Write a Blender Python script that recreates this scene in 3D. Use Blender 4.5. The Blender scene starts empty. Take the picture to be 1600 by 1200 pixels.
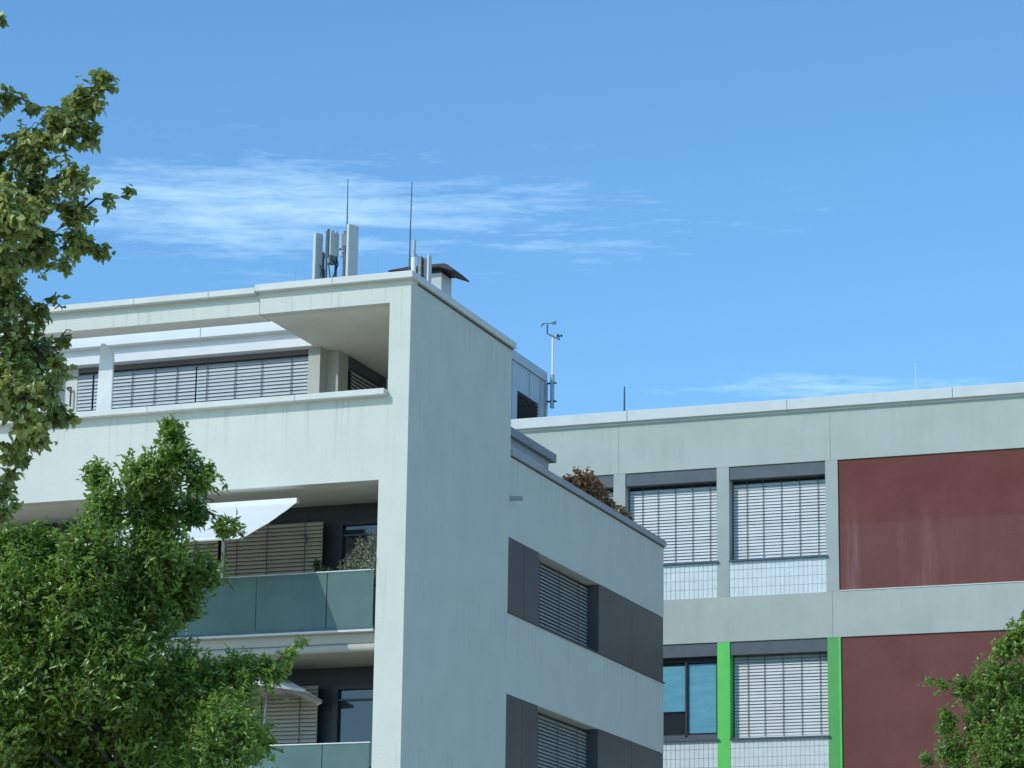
import bpy, bmesh, math, random
import numpy as np
from mathutils import Vector, Matrix

S = bpy.context.scene
COL = S.collection
random.seed(7)
RNG = np.random.default_rng(11)

# ------------------------------------------------------------------ camera
cam = bpy.data.cameras.new('camera')
cam.sensor_width = 36.0
cam.lens = 4521.4262 / 1600.0 * 36.0
cam.clip_start = 0.5
cam.clip_end = 6000
camo = bpy.data.objects.new('camera', cam)
COL.objects.link(camo)
_r, _u, _w = (0.936449, 0.350546, 0.013428), (0.072802, -0.231645, 0.970072), (-0.343166, 0.907446, 0.242445)
camo.matrix_world = Matrix(((_r[0], _u[0], -_w[0], 18.93), (_r[1], _u[1], -_w[1], -45.0), (_r[2], _u[2], -_w[2], 1.6), (0, 0, 0, 1)))
S.camera = camo

# ------------------------------------------------------------------ light
SUN_AZ, SUN_EL = math.radians(31), math.radians(39)      # left of the front facade's normal, above the horizon
TO_SUN = Vector((-math.sin(SUN_AZ) * math.cos(SUN_EL), -math.cos(SUN_AZ) * math.cos(SUN_EL), math.sin(SUN_EL)))
SUN_STRENGTH = 2.0
SKY_STRENGTH = 0.15
sd = bpy.data.lights.new('sun', 'SUN')
sd.energy = SUN_STRENGTH
sd.angle = math.radians(0.5)
sd.color = (0.98, 0.96, 0.89)
so = bpy.data.objects.new('sun', sd)
COL.objects.link(so)
so.rotation_euler = TO_SUN.to_track_quat('Z', 'Y').to_euler()
so.location = (0, -20, 60)

S.view_settings.view_transform = 'Standard'
S.view_settings.look = 'None'
S.view_settings.exposure = 0.25
S.view_settings.gamma = 1.0
S.view_settings.use_curve_mapping = False

world = bpy.data.worlds.new('World')
S.world = world
world.use_nodes = True


class NT:
    """small helper round a node tree"""
    def __init__(s, tree):
        s.t = tree
        s.n = tree.nodes
        s.l = tree.links

    def add(s, typ, **kw):
        n = s.n.new(typ)
        for k, v in kw.items():
            setattr(n, k, v)
        return n

    def put(s, sock, v):
        if isinstance(v, bpy.types.NodeSocket):
            s.l.new(v, sock)
        elif isinstance(v, (tuple, list)) and len(v) == 3 and sock.type == 'RGBA':
            sock.default_value = (*v, 1)
        else:
            sock.default_value = v

    def math(s, op, a, b=None, c=None, clamp=False):
        n = s.add('ShaderNodeMath', operation=op, use_clamp=clamp)
        for i, v in enumerate((a, b, c)):
            if v is not None:
                s.put(n.inputs[i], v)
        return n.outputs[0]

    def vmath(s, op, a, b=None):
        n = s.add('ShaderNodeVectorMath', operation=op)
        s.put(n.inputs[0], a)
        if b is not None:
            s.put(n.inputs[1], b)
        return n.outputs['Value'] if op == 'DOT_PRODUCT' else n.outputs[0]

    def noise(s, vec, scale, detail=4.0, rough=0.55, dist=0.0):
        n = s.add('ShaderNodeTexNoise')
        s.put(n.inputs['Vector'], vec)
        n.inputs['Scale'].default_value = scale
        n.inputs['Detail'].default_value = detail
        n.inputs['Roughness'].default_value = rough
        n.inputs['Distortion'].default_value = dist
        return n.outputs[0]

    def maprange(s, v, a, b, c=0.0, d=1.0, smooth=True):
        n = s.add('ShaderNodeMapRange', interpolation_type='SMOOTHSTEP' if smooth else 'LINEAR')
        s.put(n.inputs[0], v)
        for i, k in enumerate((a, b, c, d)):
            n.inputs[i + 1].default_value = k
        return n.outputs[0]

    def mix(s, fac, a, b, blend='MIX'):
        n = s.add('ShaderNodeMix', data_type='RGBA', blend_type=blend)
        s.put(n.inputs[0], fac)
        s.put(n.inputs[6], a)
        s.put(n.inputs[7], b)
        return n.outputs[2]

    def mapping(s, vec, scale=(1, 1, 1), rot=(0, 0, 0), loc=(0, 0, 0)):
        n = s.add('ShaderNodeMapping')
        s.put(n.inputs[0], vec)
        n.inputs['Scale'].default_value = scale
        n.inputs['Rotation'].default_value = rot
        n.inputs['Location'].default_value = loc
        return n.outputs[0]


w = NT(world.node_tree)
w.n.clear()
w_out = w.add('ShaderNodeOutputWorld')
w_bg = w.add('ShaderNodeBackground')
w_bg.inputs['Strength'].default_value = SKY_STRENGTH
sky = w.add('ShaderNodeTexSky', sky_type='NISHITA', sun_disc=False)
sky.sun_elevation = SUN_EL
sky.sun_rotation = math.atan2(TO_SUN.x, TO_SUN.y)
sky.altitude = 400
sky.air_density = 1.0
sky.dust_density = 0.6
sky.ozone_density = 3.0
SKY_TINT = (0.66, 0.975, 1.11)
skyc = w.mix(1.0, sky.outputs[0], SKY_TINT, 'MULTIPLY')
# thin cirrus on a high plane: direction -> point on the plane
tc = w.add('ShaderNodeTexCoord')
sep = w.add('ShaderNodeSeparateXYZ')
w.put(sep.inputs[0], tc.outputs['Generated'])
zc = w.math('MAXIMUM', sep.outputs[2], 0.03)
comb = w.add('ShaderNodeCombineXYZ')
w.put(comb.inputs[0], w.math('DIVIDE', sep.outputs[0], zc))
w.put(comb.inputs[1], w.math('DIVIDE', sep.outputs[1], zc))
cp = w.mapping(comb.outputs[0], rot=(0, 0, math.radians(-19)))        # x along the streaks
warp = w.noise(cp, 3.0, 3)
cpw = w.vmath('ADD', cp, w.vmath('SCALE', comb.outputs[0]))
st1 = w.noise(w.mapping(cp, scale=(4.2, 12.0, 1), loc=(1.3, .35, 0)), 1.0, 7, 0.62, 0.35)
st2 = w.noise(w.mapping(cp, scale=(17, 27.0, 1), rot=(0, 0, math.radians(12))), 1.0, 6, 0.7, 0.5)
big = w.noise(w.mapping(cp, scale=(.55, .8, 1), loc=(4.2, 7.7, 0)), 1.0, 3, 0.5)
sp = w.add('ShaderNodeSeparateXYZ')
w.put(sp.inputs[0], cp)


def bank(cx, cy, rx, ry):
    a = w.math('DIVIDE', w.math('SUBTRACT', sp.outputs[0], cx), rx)
    b = w.math('DIVIDE', w.math('SUBTRACT', sp.outputs[1], cy), ry)
    d = w.math('ADD', w.math('MULTIPLY', a, a), w.math('MULTIPLY', b, b))
    return w.math('POWER', 2.718, w.math('MULTIPLY', d, -1.0))


def rotp(x, y):
    c, s_ = math.cos(math.radians(-19)), math.sin(math.radians(-19))
    return x * c - y * s_, x * s_ + y * c


bx, by = rotp(-1.365, 2.885)
b2x, b2y = rotp(-1.05, 3.88)
mask = w.math('MAXIMUM', bank(bx - .06, by, .31, .22), w.math('MULTIPLY', bank(b2x + .06, b2y, .34, .09), .72))
mask = w.math('MAXIMUM', mask, w.math('MULTIPLY', bank(bx + .04, by + .02, .58, .30), .66))
mask = w.math('MAXIMUM', mask, w.math('MULTIPLY', bank(bx - .05, by - .17, .2, .06), .45))
mask = w.math('MAXIMUM', mask, w.math('MULTIPLY', w.maprange(big, .60, .78), .8))
dens = w.math('ADD', w.math('MULTIPLY', st1, .66), w.math('MULTIPLY', st2, .34))
thr = w.math('SUBTRACT', .64, w.math('MULTIPLY', mask, .33))
dens = w.math('MULTIPLY', w.math('SUBTRACT', dens, thr), 2.9, clamp=True)
dens = w.math('MULTIPLY', dens, w.maprange(mask, .03, .5))
dens = w.math('MULTIPLY', dens, w.maprange(sep.outputs[2], .05, .16))
dens = w.math('MULTIPLY', dens, .60)
CLOUD = (4.6, 6.6, 7.9)
skyf = w.mix(dens, skyc, CLOUD)
w.put(w_bg.inputs['Color'], skyf)
w.l.new(w_bg.outputs[0], w_out.inputs[0])


# ------------------------------------------------------------------ materials
def new_mat(name):
    m = bpy.data.materials.new(name)
    m.use_nodes = True
    t = NT(m.node_tree)
    t.n.clear()
    t.out = t.add('ShaderNodeOutputMaterial')
    t.b = t.add('ShaderNodeBsdfPrincipled')
    t.l.new(t.b.outputs[0], t.out.inputs[0])
    t.tc = t.add('ShaderNodeTexCoord')
    t.obj = t.tc.outputs['Object']
    geo = t.add('ShaderNodeNewGeometry')
    t.pos = geo.outputs['Position']
    return m, t


def simple(name, col, rough=0.6, metal=0.0, spec=0.5, var=0.12, scale=3.0, bump=0.0, bscale=60.0, bdist=0.004, streak=0.0, fine=0.0):
    m, t = new_mat(name)
    lo = tuple(c * (1 - var) for c in col)
    hi = tuple(min(1, c * (1 + var)) for c in col)
    c = t.mix(t.maprange(t.noise(t.pos, scale, 5, .6), .3, .7), lo, hi)
    if streak:
        st = t.noise(t.mapping(t.pos, scale=(5, 5, .35)), 1.0, 5, .65)
        c = t.mix(t.math('MULTIPLY', t.maprange(st, .5, .78), streak), c, tuple(x * .55 for x in col))
    if fine:
        fn = t.noise(t.pos, 45.0, 3, .7)
        c = t.mix(t.math('MULTIPLY', t.maprange(fn, .35, .7), fine), c, tuple(x * .6 for x in col))
    t.put(t.b.inputs['Base Color'], c)
    t.b.inputs['Roughness'].default_value = rough
    t.b.inputs['Metallic'].default_value = metal
    t.b.inputs['Specular IOR Level'].default_value = spec
    if bump:
        bn = t.add('ShaderNodeBump')
        bn.inputs['Strength'].default_value = bump
        bn.inputs['Distance'].default_value = bdist
        t.put(bn.inputs['Height'], t.noise(t.pos, bscale, 4, .7))
        t.put(t.b.inputs['Normal'], bn.outputs[0])
    return m


M = {}
M['stucco'] = simple('white_stucco', (.68, .69, .605), .9, var=.03, scale=1.3, bump=.7, bscale=38, bdist=.012, streak=.09, fine=.15, spec=.2)
def rain_streaks(mat, edges):
    """thin grey runs hanging from the copings"""
    t = NT(mat.node_tree)
    bsdf = next(n for n in t.n if n.type == 'BSDF_PRINCIPLED')
    pos = t.add('ShaderNodeNewGeometry').outputs['Position']
    z = t.add('ShaderNodeSeparateXYZ')
    t.put(z.inputs[0], pos)
    old = bsdf.inputs['Base Color'].links[0].from_socket
    run = t.maprange(t.noise(t.mapping(pos, scale=(9, 9, .25)), 1.0, 4, .6), .52, .70)
    reach = t.noise(t.mapping(pos, scale=(3, 3, .1)), 1.0, 3, .6)
    m_ = None
    for e in edges:
        d = t.math('SUBTRACT', e, z.outputs[2])
        fall = t.math('MULTIPLY', t.maprange(d, .0, .05), t.math('SUBTRACT', 1.0, t.math('DIVIDE', d, t.math('MULTIPLY', reach, 2.6)), clamp=True))
        fall = t.math('MULTIPLY', fall, t.maprange(d, -.02, .0))
        m_ = fall if m_ is None else t.math('MAXIMUM', m_, fall)
    t.put(bsdf.inputs['Base Color'], t.mix(t.math('MULTIPLY', t.math('MULTIPLY', m_, run), .34), old, (.36, .36, .32)))


rain_streaks(M['stucco'], (15.56, 13.58, 10.55, 7.59))
M['soffit'] = simple('soffit_plaster', (.80, .77, .68), .95, var=.04, scale=1.5, bump=.3, bscale=30, fine=.06, spec=.1)
M['slab'] = simple('shaded_slab_concrete', (.50, .475, .41), .95, var=.05, scale=1.5, bump=.3, bscale=30, fine=.08, spec=.1)  # beige lowered to hold the shade the glass overhang gives the slabs
M['coping'] = simple('pale_coping_metal', (.66, .665, .61), .5, var=.05, scale=2.5, fine=.05, spec=.4)
M['white_metal'] = simple('white_painted_metal', (.80, .81, .78), .45, var=.03, scale=3)
M['zinc_pale'] = simple('pale_zinc_edge', (.60, .625, .60), .5, var=.04, scale=3)
M['coping_grey'] = simple('grey_zinc', (.36, .385, .385), .5, metal=.0, var=.06, scale=3)
M['pier'] = simple('beige_pier_plaster', (.53, .53, .475), .9, var=.05, scale=3, fine=.08, spec=.15)
M['slat_silver'] = simple('silver_blind_slat', (.36, .43, .48), .45, metal=.0, var=.05, scale=4)
M['slat_taupe'] = simple('taupe_blind_slat', (.54, .465, .36), .5, var=.05, scale=4)
M['slat_grey'] = simple('dark_grey_blind_slat', (.33, .34, .31), .5, var=.05, scale=4)
M['slat_white'] = simple('white_blind_slat', (.57, .595, .59), .45, var=.06, scale=2)
M['cord'] = simple('blind_cord', (.09, .10, .11), .8)
M['frame_dark'] = simple('dark_window_frame', (.022, .024, .028), .5, var=.1)
M['panel_dark'] = simple('anthracite_cladding', (.072, .080, .084), .42, var=.10, scale=2.0, streak=.12, spec=.5)
M['sill_dark'] = simple('dark_sill', (.045, .05, .06), .45)
M['concrete'] = simple('grey_green_concrete', (.455, .49, .44), .9, var=.05, scale=.8, bump=.4, bscale=25, streak=.16, fine=.10, spec=.15)
M['pillar_c'] = simple('concrete_pillar', (.41, .445, .41), .9, var=.05, scale=1.4, bump=.4, bscale=25, streak=.12, fine=.10, spec=.15)
M['tile'] = simple('white_glazed_tile', (.70, .75, .73), .25, var=.05, scale=5)
M['grout'] = simple('grey_grout', (.34, .38, .36), .95)
M['green'] = simple('bright_green_paint', (.12, .62, .115), .6, var=.05, scale=3, streak=.08)
M['green_deep'] = simple('mid_green', (.095, .40, .10), .6, var=.05, scale=3, streak=.08)  # darker green tone, used on the last pillar only
M['box_grey'] = simple('grey_blind_housing', (.085, .105, .12), .6, var=.08, scale=3)
M['terrace'] = simple('pale_terrace_paving', (.70, .66, .57), .9, var=.06, scale=4)
M['roof'] = simple('roof_gravel', (.30, .29, .27), .95, var=.2, scale=20)
M['steel'] = simple('galvanised_steel', (.42, .45, .46), .42, metal=.6, var=.1, scale=9)
M['steel_dark'] = simple('dark_steel', (.075, .11, .14), .5, metal=.3, var=.15, scale=9)
M['antenna'] = simple('antenna_radome', (.58, .615, .58), .55, var=.03, scale=6)
M['antenna_back'] = simple('antenna_back', (.20, .24, .25), .55, var=.2, scale=14)
M['hood'] = simple('rusty_brown_hood', (.04, .03, .033), .65, var=.25, scale=7)
M['housing_brown'] = simple('brown_grey_blind_housing', (.17, .15, .15), .6, var=.08)
M['chimney'] = simple('chimney_sheet_metal', (.52, .54, .53), .5, var=.06, scale=4)
M['plant_metal'] = simple('plantroom_cladding', (.50, .53, .55), .5, var=.04, scale=2)
M['louvre'] = simple('dark_louvre', (.045, .04, .038), .8, var=.5, scale=14)
M['cap_grey'] = simple('slate_grey_cap', (.27, .285, .29), .55, var=.05, scale=3)
M['bark'] = simple('bark', (.09, .07, .05), .95, var=.35, scale=14, bump=.6, bscale=30)
M['terracotta'] = simple('grey_planter', (.17, .18, .17), .8, var=.1)
M['plastic_white'] = simple('white_plastic', (.75, .76, .74), .4)
M['rubber'] = simple('black_cable', (.03, .035, .04), .6)

# red stucco with pale bloom
m, t = new_mat('oxblood_stucco')
base = t.mix(t.maprange(t.noise(t.pos, 1.1, 5, .6), .3, .7), (.158, .052, .041), (.188, .066, .053))
fn = t.maprange(t.noise(t.pos, 50, 3, .7), .35, .7)
base = t.mix(t.math('MULTIPLY', fn, .22), base, (.105, .032, .032))
sx = t.add('ShaderNodeSeparateXYZ')
t.put(sx.inputs[0], t.pos)
st = t.maprange(t.noise(t.mapping(t.pos, scale=(2.6, 1, .22), loc=(.4, 0, 0)), 1.0, 6, .65), .47, .72)
nearleft = t.maprange(sx.outputs[0], 2.2, 5.7, 1, .12)
low = t.maprange(t.math('ADD', sx.outputs[2], t.math('MULTIPLY', t.noise(t.pos, .9, 3), 1.2)), 15.6, 16.4, 1, .1)
bloom = t.math('MULTIPLY', t.math('MULTIPLY', t.math('MULTIPLY', st, nearleft), low), t.maprange(sx.outputs[2], 12.7, 13.3, .12, .8))
base = t.mix(t.math('MULTIPLY', bloom, .62), base, (.36, .22, .22))
half = t.maprange(sx.outputs[2], 15.21, 15.25, .10, 0)
base = t.mix(half, base, (.30, .17, .17))
t.put(t.b.inputs['Base Color'], base)
t.b.inputs['Roughness'].default_value = .85
t.b.inputs['Specular IOR Level'].default_value = .25
bn = t.add('ShaderNodeBump')
bn.inputs['Strength'].default_value = .8
bn.inputs['Distance'].default_value = .012
t.put(bn.inputs['Height'], t.noise(t.pos, 40, 4, .7))
t.put(t.b.inputs['Normal'], bn.outputs[0])
M['red'] = m

# window glass: dark, mirror-like
m, t = new_mat('window_glass')
t.put(t.b.inputs['Base Color'], (.018, .024, .03))
t.b.inputs['Roughness'].default_value = .04
t.b.inputs['Specular IOR Level'].default_value = .9
M['glass'] = m
# tinted translucent balustrade glass
m, t = new_mat('frosted_green_glass')
dif = t.mix(t.maprange(t.noise(t.pos, 1.6, 4, .6), .3, .7), (.24, .375, .335), (.29, .43, .385))
t.put(t.b.inputs['Base Color'], dif)
t.b.inputs['Roughness'].default_value = .10
t.b.inputs['Specular IOR Level'].default_value = .3
tr = t.add('ShaderNodeBsdfTransparent')
tr.inputs[0].default_value = (.20, .36, .35, 1)
mx = t.add('ShaderNodeMixShader')
mx.inputs[0].default_value = .44
t.l.new(tr.outputs[0], mx.inputs[1])
t.l.new(t.b.outputs[0], mx.inputs[2])
t.l.new(mx.outputs[0], t.out.inputs[0])
M['frost'] = m
# thin cloth that lets light through
m, t = new_mat('white_awning_cloth')
t.put(t.b.inputs['Base Color'], (.86, .87, .85))
t.b.inputs['Roughness'].default_value = .9
tl = t.add('ShaderNodeBsdfTranslucent')
tl.inputs[0].default_value = (.93, .93, .90, 1)
mx = t.add('ShaderNodeMixShader')
mx.inputs[0].default_value = .22
t.l.new(t.b.outputs[0], mx.inputs[1])
t.l.new(tl.outputs[0], mx.inputs[2])
t.l.new(mx.outputs[0], t.out.inputs[0])
M['cloth'] = m
M['cloth_thick'] = simple('white_parasol_cloth', (.72, .73, .70), .9, var=.05, scale=5)
m, t = new_mat('blue_roller_blind')
t.put(t.b.inputs['Base Color'], t.mix(t.maprange(t.noise(t.mapping(t.pos, scale=(2, 1, 9)), 1.0, 4, .6), .3, .7), (.11, .33, .43), (.15, .40, .50)))
t.b.inputs['Roughness'].default_value = .35
M['roller'] = m

# ground
m, t = new_mat('ground_paving_and_grass')
big_ = t.maprange(t.noise(t.pos, .06, 4, .6), .46, .54)
pav = t.mix(t.maprange(t.noise(t.pos, 2.0, 5, .6), .3, .7), (.56, .48, .36), (.64, .56, .43))
gr = t.mix(t.maprange(t.noise(t.pos, 5.0, 5, .6), .3, .7), (.06, .09, .03), (.10, .14, .05))
t.put(t.b.inputs['Base Color'], t.mix(t.math('MULTIPLY', big_, .35), pav, gr))
t.b.inputs['Roughness'].default_value = .95
M['ground'] = m


def leaf_mat(name, dark, light, trans, tw=.38, rough=.30, spec=.75):
    m, t = new_mat(name)
    at = t.add('ShaderNodeAttribute', attribute_name='tint')
    c = t.mix(at.outputs['Fac'], dark, light)
    t.put(t.b.inputs['Base Color'], c)
    t.b.inputs['Roughness'].default_value = rough
    t.b.inputs['Specular IOR Level'].default_value = spec
    tl = t.add('ShaderNodeBsdfTranslucent')
    t.put(tl.inputs[0], t.mix(at.outputs['Fac'], tuple(c_ * .8 for c_ in trans), trans))
    mx = t.add('ShaderNodeMixShader')
    mx.inputs[0].default_value = tw
    t.l.new(t.b.outputs[0], mx.inputs[1])
    t.l.new(tl.outputs[0], mx.inputs[2])
    t.l.new(mx.outputs[0], t.out.inputs[0])
    return m


M['leaf_bushy'] = leaf_mat('bushy_leaf', (.075, .16, .028), (.40, .55, .11), (.34, .52, .07), .48)
M['leaf_linden'] = leaf_mat('linden_leaf', (.06, .115, .03), (.60, .64, .22), (.56, .62, .15), .44)
M['leaf_small'] = leaf_mat('small_leaf', (.11, .21, .035), (.36, .52, .10), (.34, .52, .07), .46)
M['leaf_olive'] = leaf_mat('olive_leaf', (.30, .34, .23), (.52, .56, .43), (.34, .40, .22), .3)
M['leaf_pot'] = leaf_mat('pot_plant_leaf', (.05, .11, .025), (.15, .24, .06), (.16, .26, .05), .3)
M['leaf_brown'] = leaf_mat('brown_leaf', (.20, .09, .05), (.46, .33, .17), (.40, .22, .08), .35)


# ------------------------------------------------------------------ object helpers
def link(name, me, parent=None, mat=None, loc=None):
    o = bpy.data.objects.new(name, me)
    COL.objects.link(o)
    if mat is not None and me is not None:
        me.materials.append(M[mat] if isinstance(mat, str) else mat)
    if parent is not None:
        o.parent = parent
    if loc is not None:
        o.location = loc
    return o


def thing(name, label, cat, loc=(0, 0, 0), group=None, rz=0.0):
    o = bpy.data.objects.new(name, None)
    COL.objects.link(o)
    o.location = loc
    o.rotation_euler = (0, 0, rz)
    o.empty_display_size = .3
    o['label'] = label
    o['category'] = cat
    if group:
        o['group'] = group
    return o


def tag(o, label, cat, group=None):
    o['label'] = label
    o['category'] = cat
    if group:
        o['group'] = group
    return o


class MB:
    """collects shapes, then links them as one mesh object"""
    def __init__(s):
        s.bm = bmesh.new()

    def box(s, x0, x1, y0, y1, z0, z1):
        v = [s.bm.verts.new(p) for p in ((x0, y0, z0), (x1, y0, z0), (x1, y1, z0), (x0, y1, z0), (x0, y0, z1), (x1, y0, z1), (x1, y1, z1), (x0, y1, z1))]
        for f in ((3, 2, 1, 0), (4, 5, 6, 7), (0, 1, 5, 4), (1, 2, 6, 5), (2, 3, 7, 6), (3, 0, 4, 7)):
            s.bm.faces.new([v[i] for i in f])
        return s

    def prism(s, prof, axis, a, b):
        """profile polygon (two coords of the plane across the axis) extruded from a to b"""
        def P(p, k):
            return {'x': (k, p[0], p[1]), 'y': (p[0], k, p[1]), 'z': (p[0], p[1], k)}[axis]
        A = [s.bm.verts.new(P(p, a)) for p in prof]
        B = [s.bm.verts.new(P(p, b)) for p in prof]
        n = len(prof)
        s.bm.faces.new(A)
        s.bm.faces.new(B[::-1])
        for i in range(n):
            s.bm.faces.new((A[i], B[i], B[(i + 1) % n], A[(i + 1) % n]))
        return s

    def tube(s, p0, p1, r0, r1=None, n=8):
        r1 = r0 if r1 is None else r1
        p0, p1 = Vector(p0), Vector(p1)
        d = (p1 - p0).normalized()
        a = d.orthogonal().normalized()
        b = d.cross(a)
        A, B = [], []
        for i in range(n):
            t_ = 2 * math.pi * i / n
            o = a * math.cos(t_) + b * math.sin(t_)
            A.append(s.bm.verts.new(p0 + o * r0))
            B.append(s.bm.verts.new(p1 + o * r1))
        for i in range(n):
            s.bm.faces.new((A[i], A[(i + 1) % n], B[(i + 1) % n], B[i]))
        s.bm.faces.new(A[::-1])
        s.bm.faces.new(B)
        return s

    def path(s, pts, r, n=6):
        for a, b in zip(pts[:-1], pts[1:]):
            s.tube(a, b, r, r, n)
        return s

    def poly(s, pts):
        s.bm.faces.new([s.bm.verts.new(p) for p in pts])
        return s

    def holes(s, axis, lo, hi, u0, u1, v0, v1, holes):
        """a wall of thickness lo..hi across the axis, outline u0..u1 x v0..v1, with rectangular openings: one closed mesh"""
        us = sorted({u0, u1, *[h[0] for h in holes], *[h[1] for h in holes]})
        vs = sorted({v0, v1, *[h[2] for h in holes], *[h[3] for h in holes]})
        us = [q for q in us if u0 <= q <= u1]
        vs = [q for q in vs if v0 <= q <= v1]

        def solid(i, j):
            if i < 0 or j < 0 or i >= len(us) - 1 or j >= len(vs) - 1:
                return False
            cu, cv = (us[i] + us[i + 1]) / 2, (vs[j] + vs[j + 1]) / 2
            return not any(h[0] < cu < h[1] and h[2] < cv < h[3] for h in holes)
        cache = {}

        def V(k, u, v):
            key = (k, u, v)
            if key not in cache:
                cache[key] = s.bm.verts.new({'x': (k, u, v), 'y': (u, k, v), 'z': (u, v, k)}[axis])
            return cache[key]
        for i in range(len(us) - 1):
            for j in range(len(vs) - 1):
                if not solid(i, j):
                    continue
                a, b, c, d = us[i], us[i + 1], vs[j], vs[j + 1]
                s.bm.faces.new((V(lo, a, c), V(lo, b, c), V(lo, b, d), V(lo, a, d)))
                s.bm.faces.new((V(hi, a, d), V(hi, b, d), V(hi, b, c), V(hi, a, c)))
                for (di, dj, p, q) in ((-1, 0, (a, c), (a, d)), (1, 0, (b, c), (b, d)), (0, -1, (a, c), (b, c)), (0, 1, (a, d), (b, d))):
                    if not solid(i + di, j + dj):
                        s.bm.faces.new((V(lo, *p), V(lo, *q), V(hi, *q), V(hi, *p)))
        return s

    def mesh(s, name, smooth=False):
        bmesh.ops.recalc_face_normals(s.bm, faces=s.bm.faces[:])
        me = bpy.data.meshes.new(name)
        s.bm.to_mesh(me)
        s.bm.free()
        if smooth:
            for p in me.polygons:
                p.use_smooth = True
        return me

    def build(s, name, mat, parent=None, bevel=0.0, smooth=False, loc=None, kind=None):
        o = link(name, s.mesh(name, smooth), parent, mat, loc)
        if bevel:
            md = o.modifiers.new('edge', 'BEVEL')
            md.width = bevel
            md.segments = 2
            md.limit_method = 'ANGLE'
        if kind:
            o['kind'] = kind
        return o


def copies(name, me, parent, locs, rot=None):
    out = []
    for l in locs:
        o = bpy.data.objects.new(name, me)
        COL.objects.link(o)
        o.parent = parent
        o.location = l
        if rot:
            o.rotation_euler = rot
        out.append(o)
    return out


def slat_mesh(length, width, tilt, mat):
    """a curved venetian slat running along x, its outer (-y) edge tipped down"""
    prof = []
    n = 4
    for side, off in ((1, .0), (-1, -.003)):
        rngi = range(n + 1) if side == 1 else range(n, -1, -1)
        for i in rngi:
            q = i / n * 2 - 1
            prof.append((q * width / 2, .10 * width * (1 - q * q) + off))
    c, s_ = math.cos(tilt), math.sin(tilt)
    prof = [(y * c - z * s_, y * s_ + z * c) for y, z in prof]
    me = MB().prism(prof, 'x', 0, length).mesh('slat')
    me.materials.append(M[mat])
    return me


def blind(parent, x0, x1, z0, z1, mat, pitch=.072, width=.082, tilt=58, origin=(0, 0, 0), rz=0.0, cords=(), bottom='white_metal', name='window_blind', jitter=.0, top=None):
    """venetian blind in the plane y = 0 of its own frame; slats are sub-parts"""
    mb = MB()
    mb.box(x0, x1, -.012, .012, z0 - .035, z0)                    # bottom rail
    o = mb.build(name, bottom, parent, loc=origin)
    o.rotation_euler = (0, 0, rz)
    for cx in cords:
        MB().box(cx - .007, cx + .007, -.046, -.038, z0, z1).build('ladder_cord', 'cord', o)
    me = slat_mesh(x1 - x0, width, math.radians(tilt), mat)
    n = int((z1 - z0) / pitch)
    for i in range(n):
        s_ = bpy.data.objects.new('slat', me)
        COL.objects.link(s_)
        s_.parent = o
        s_.location = (x0, 0, z0 + pitch * (i + .6))
        if jitter:
            s_.rotation_euler = (random.uniform(-jitter, jitter), random.uniform(-.0012, .0012), 0)
    return o


# ------------------------------------------------------------------ ground
g = MB().box(-900, 900, -300, 1500, -.6, 0).build('ground', 'ground')
g['kind'] = 'structure'

# ------------------------------------------------------------------ white apartment building
A = thing('apartment_building', 'white stuccoed apartment building with corner loggia, balconies and dark window bands', 'building')
XL = -14.0
F = MB()
F.holes('y', 0, .25, XL, 0, 0, 15.55, [
    (XL, -2.92, 13.58, 15.55), (-2.92, -.40, 13.58, 15.27),
    (XL, -.53, 3.4, 12.10)])
F.build('front_wall', 'stucco', A)
W = MB()
Ybk = 14.6
W.holes('x', -.35, 0, .25, Ybk, 0, 15.55, [
    (5.03, Ybk, 13.56, 15.55), (4.98, Ybk, 10.55, 12.0), (4.98, Ybk, 7.59, 9.04), (4.98, Ybk, 4.63, 6.08)])
W.build('side_wall', 'stucco', A)
# inside of the volume: floors and closing walls
C_ = MB()
C_.box(XL, -.36, 1.95, 14.55, 0, 12.35)
C_.build('inner_core', 'pier', A)
C_ = MB()
C_.box(XL, -.36, .26, 1.94, 12.10, 12.55)
C_.build('balcony_ceiling', 'soffit', A)
C_ = MB()
C_.box(XL, -.36, 1.96, 14.5, 12.36, 12.55)
C_.build('terrace_floor', 'terrace', A)
MB().box(XL + .1, -.54, .14, 1.94, 9.28, 9.50).build('balcony_slab', 'slab', A, bevel=.05)
MB().box(XL + .1, -.54, .14, 1.94, 6.32, 6.54).build('balcony_slab', 'slab', A, bevel=.05)
MB().box(XL + .1, -.54, .14, 1.94, 3.18, 3.40).build('balcony_slab', 'slab', A, bevel=.05)
for z in (9.14, 6.18):
    MB().box(XL + .05, -.535, .11, 1.94, z, z + .14).build('slab_soffit', 'slab', A, bevel=.09).modifiers[0].segments = 5
# roof over the corner loggia
MB().box(-2.92, -.40, .25, 5.02, 15.27, 15.30).build('loggia_soffit', 'soffit', A)
MB().box(-2.92, -.35, .25, 5.02, 15.30, 15.60).build('roof_slab', 'stucco', A)
MB().box(-2.6, -.35, 4.97, 5.03, 12.55, 15.27).build('rear_wall', 'stucco', A)
MB().box(-2.6, -.35, 5.03, 5.04, 12.55, 15.54).build('rear_wall', 'stucco', A)
# free-standing edge beam left of the loggia
MB().box(XL, -2.945, .05, .52, 15.27, 15.56).build('roof_beam', 'soffit', A)
MB().box(XL, -2.945, .03, .05, 15.275, 15.56).build('beam_fascia', 'stucco', A)
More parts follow.
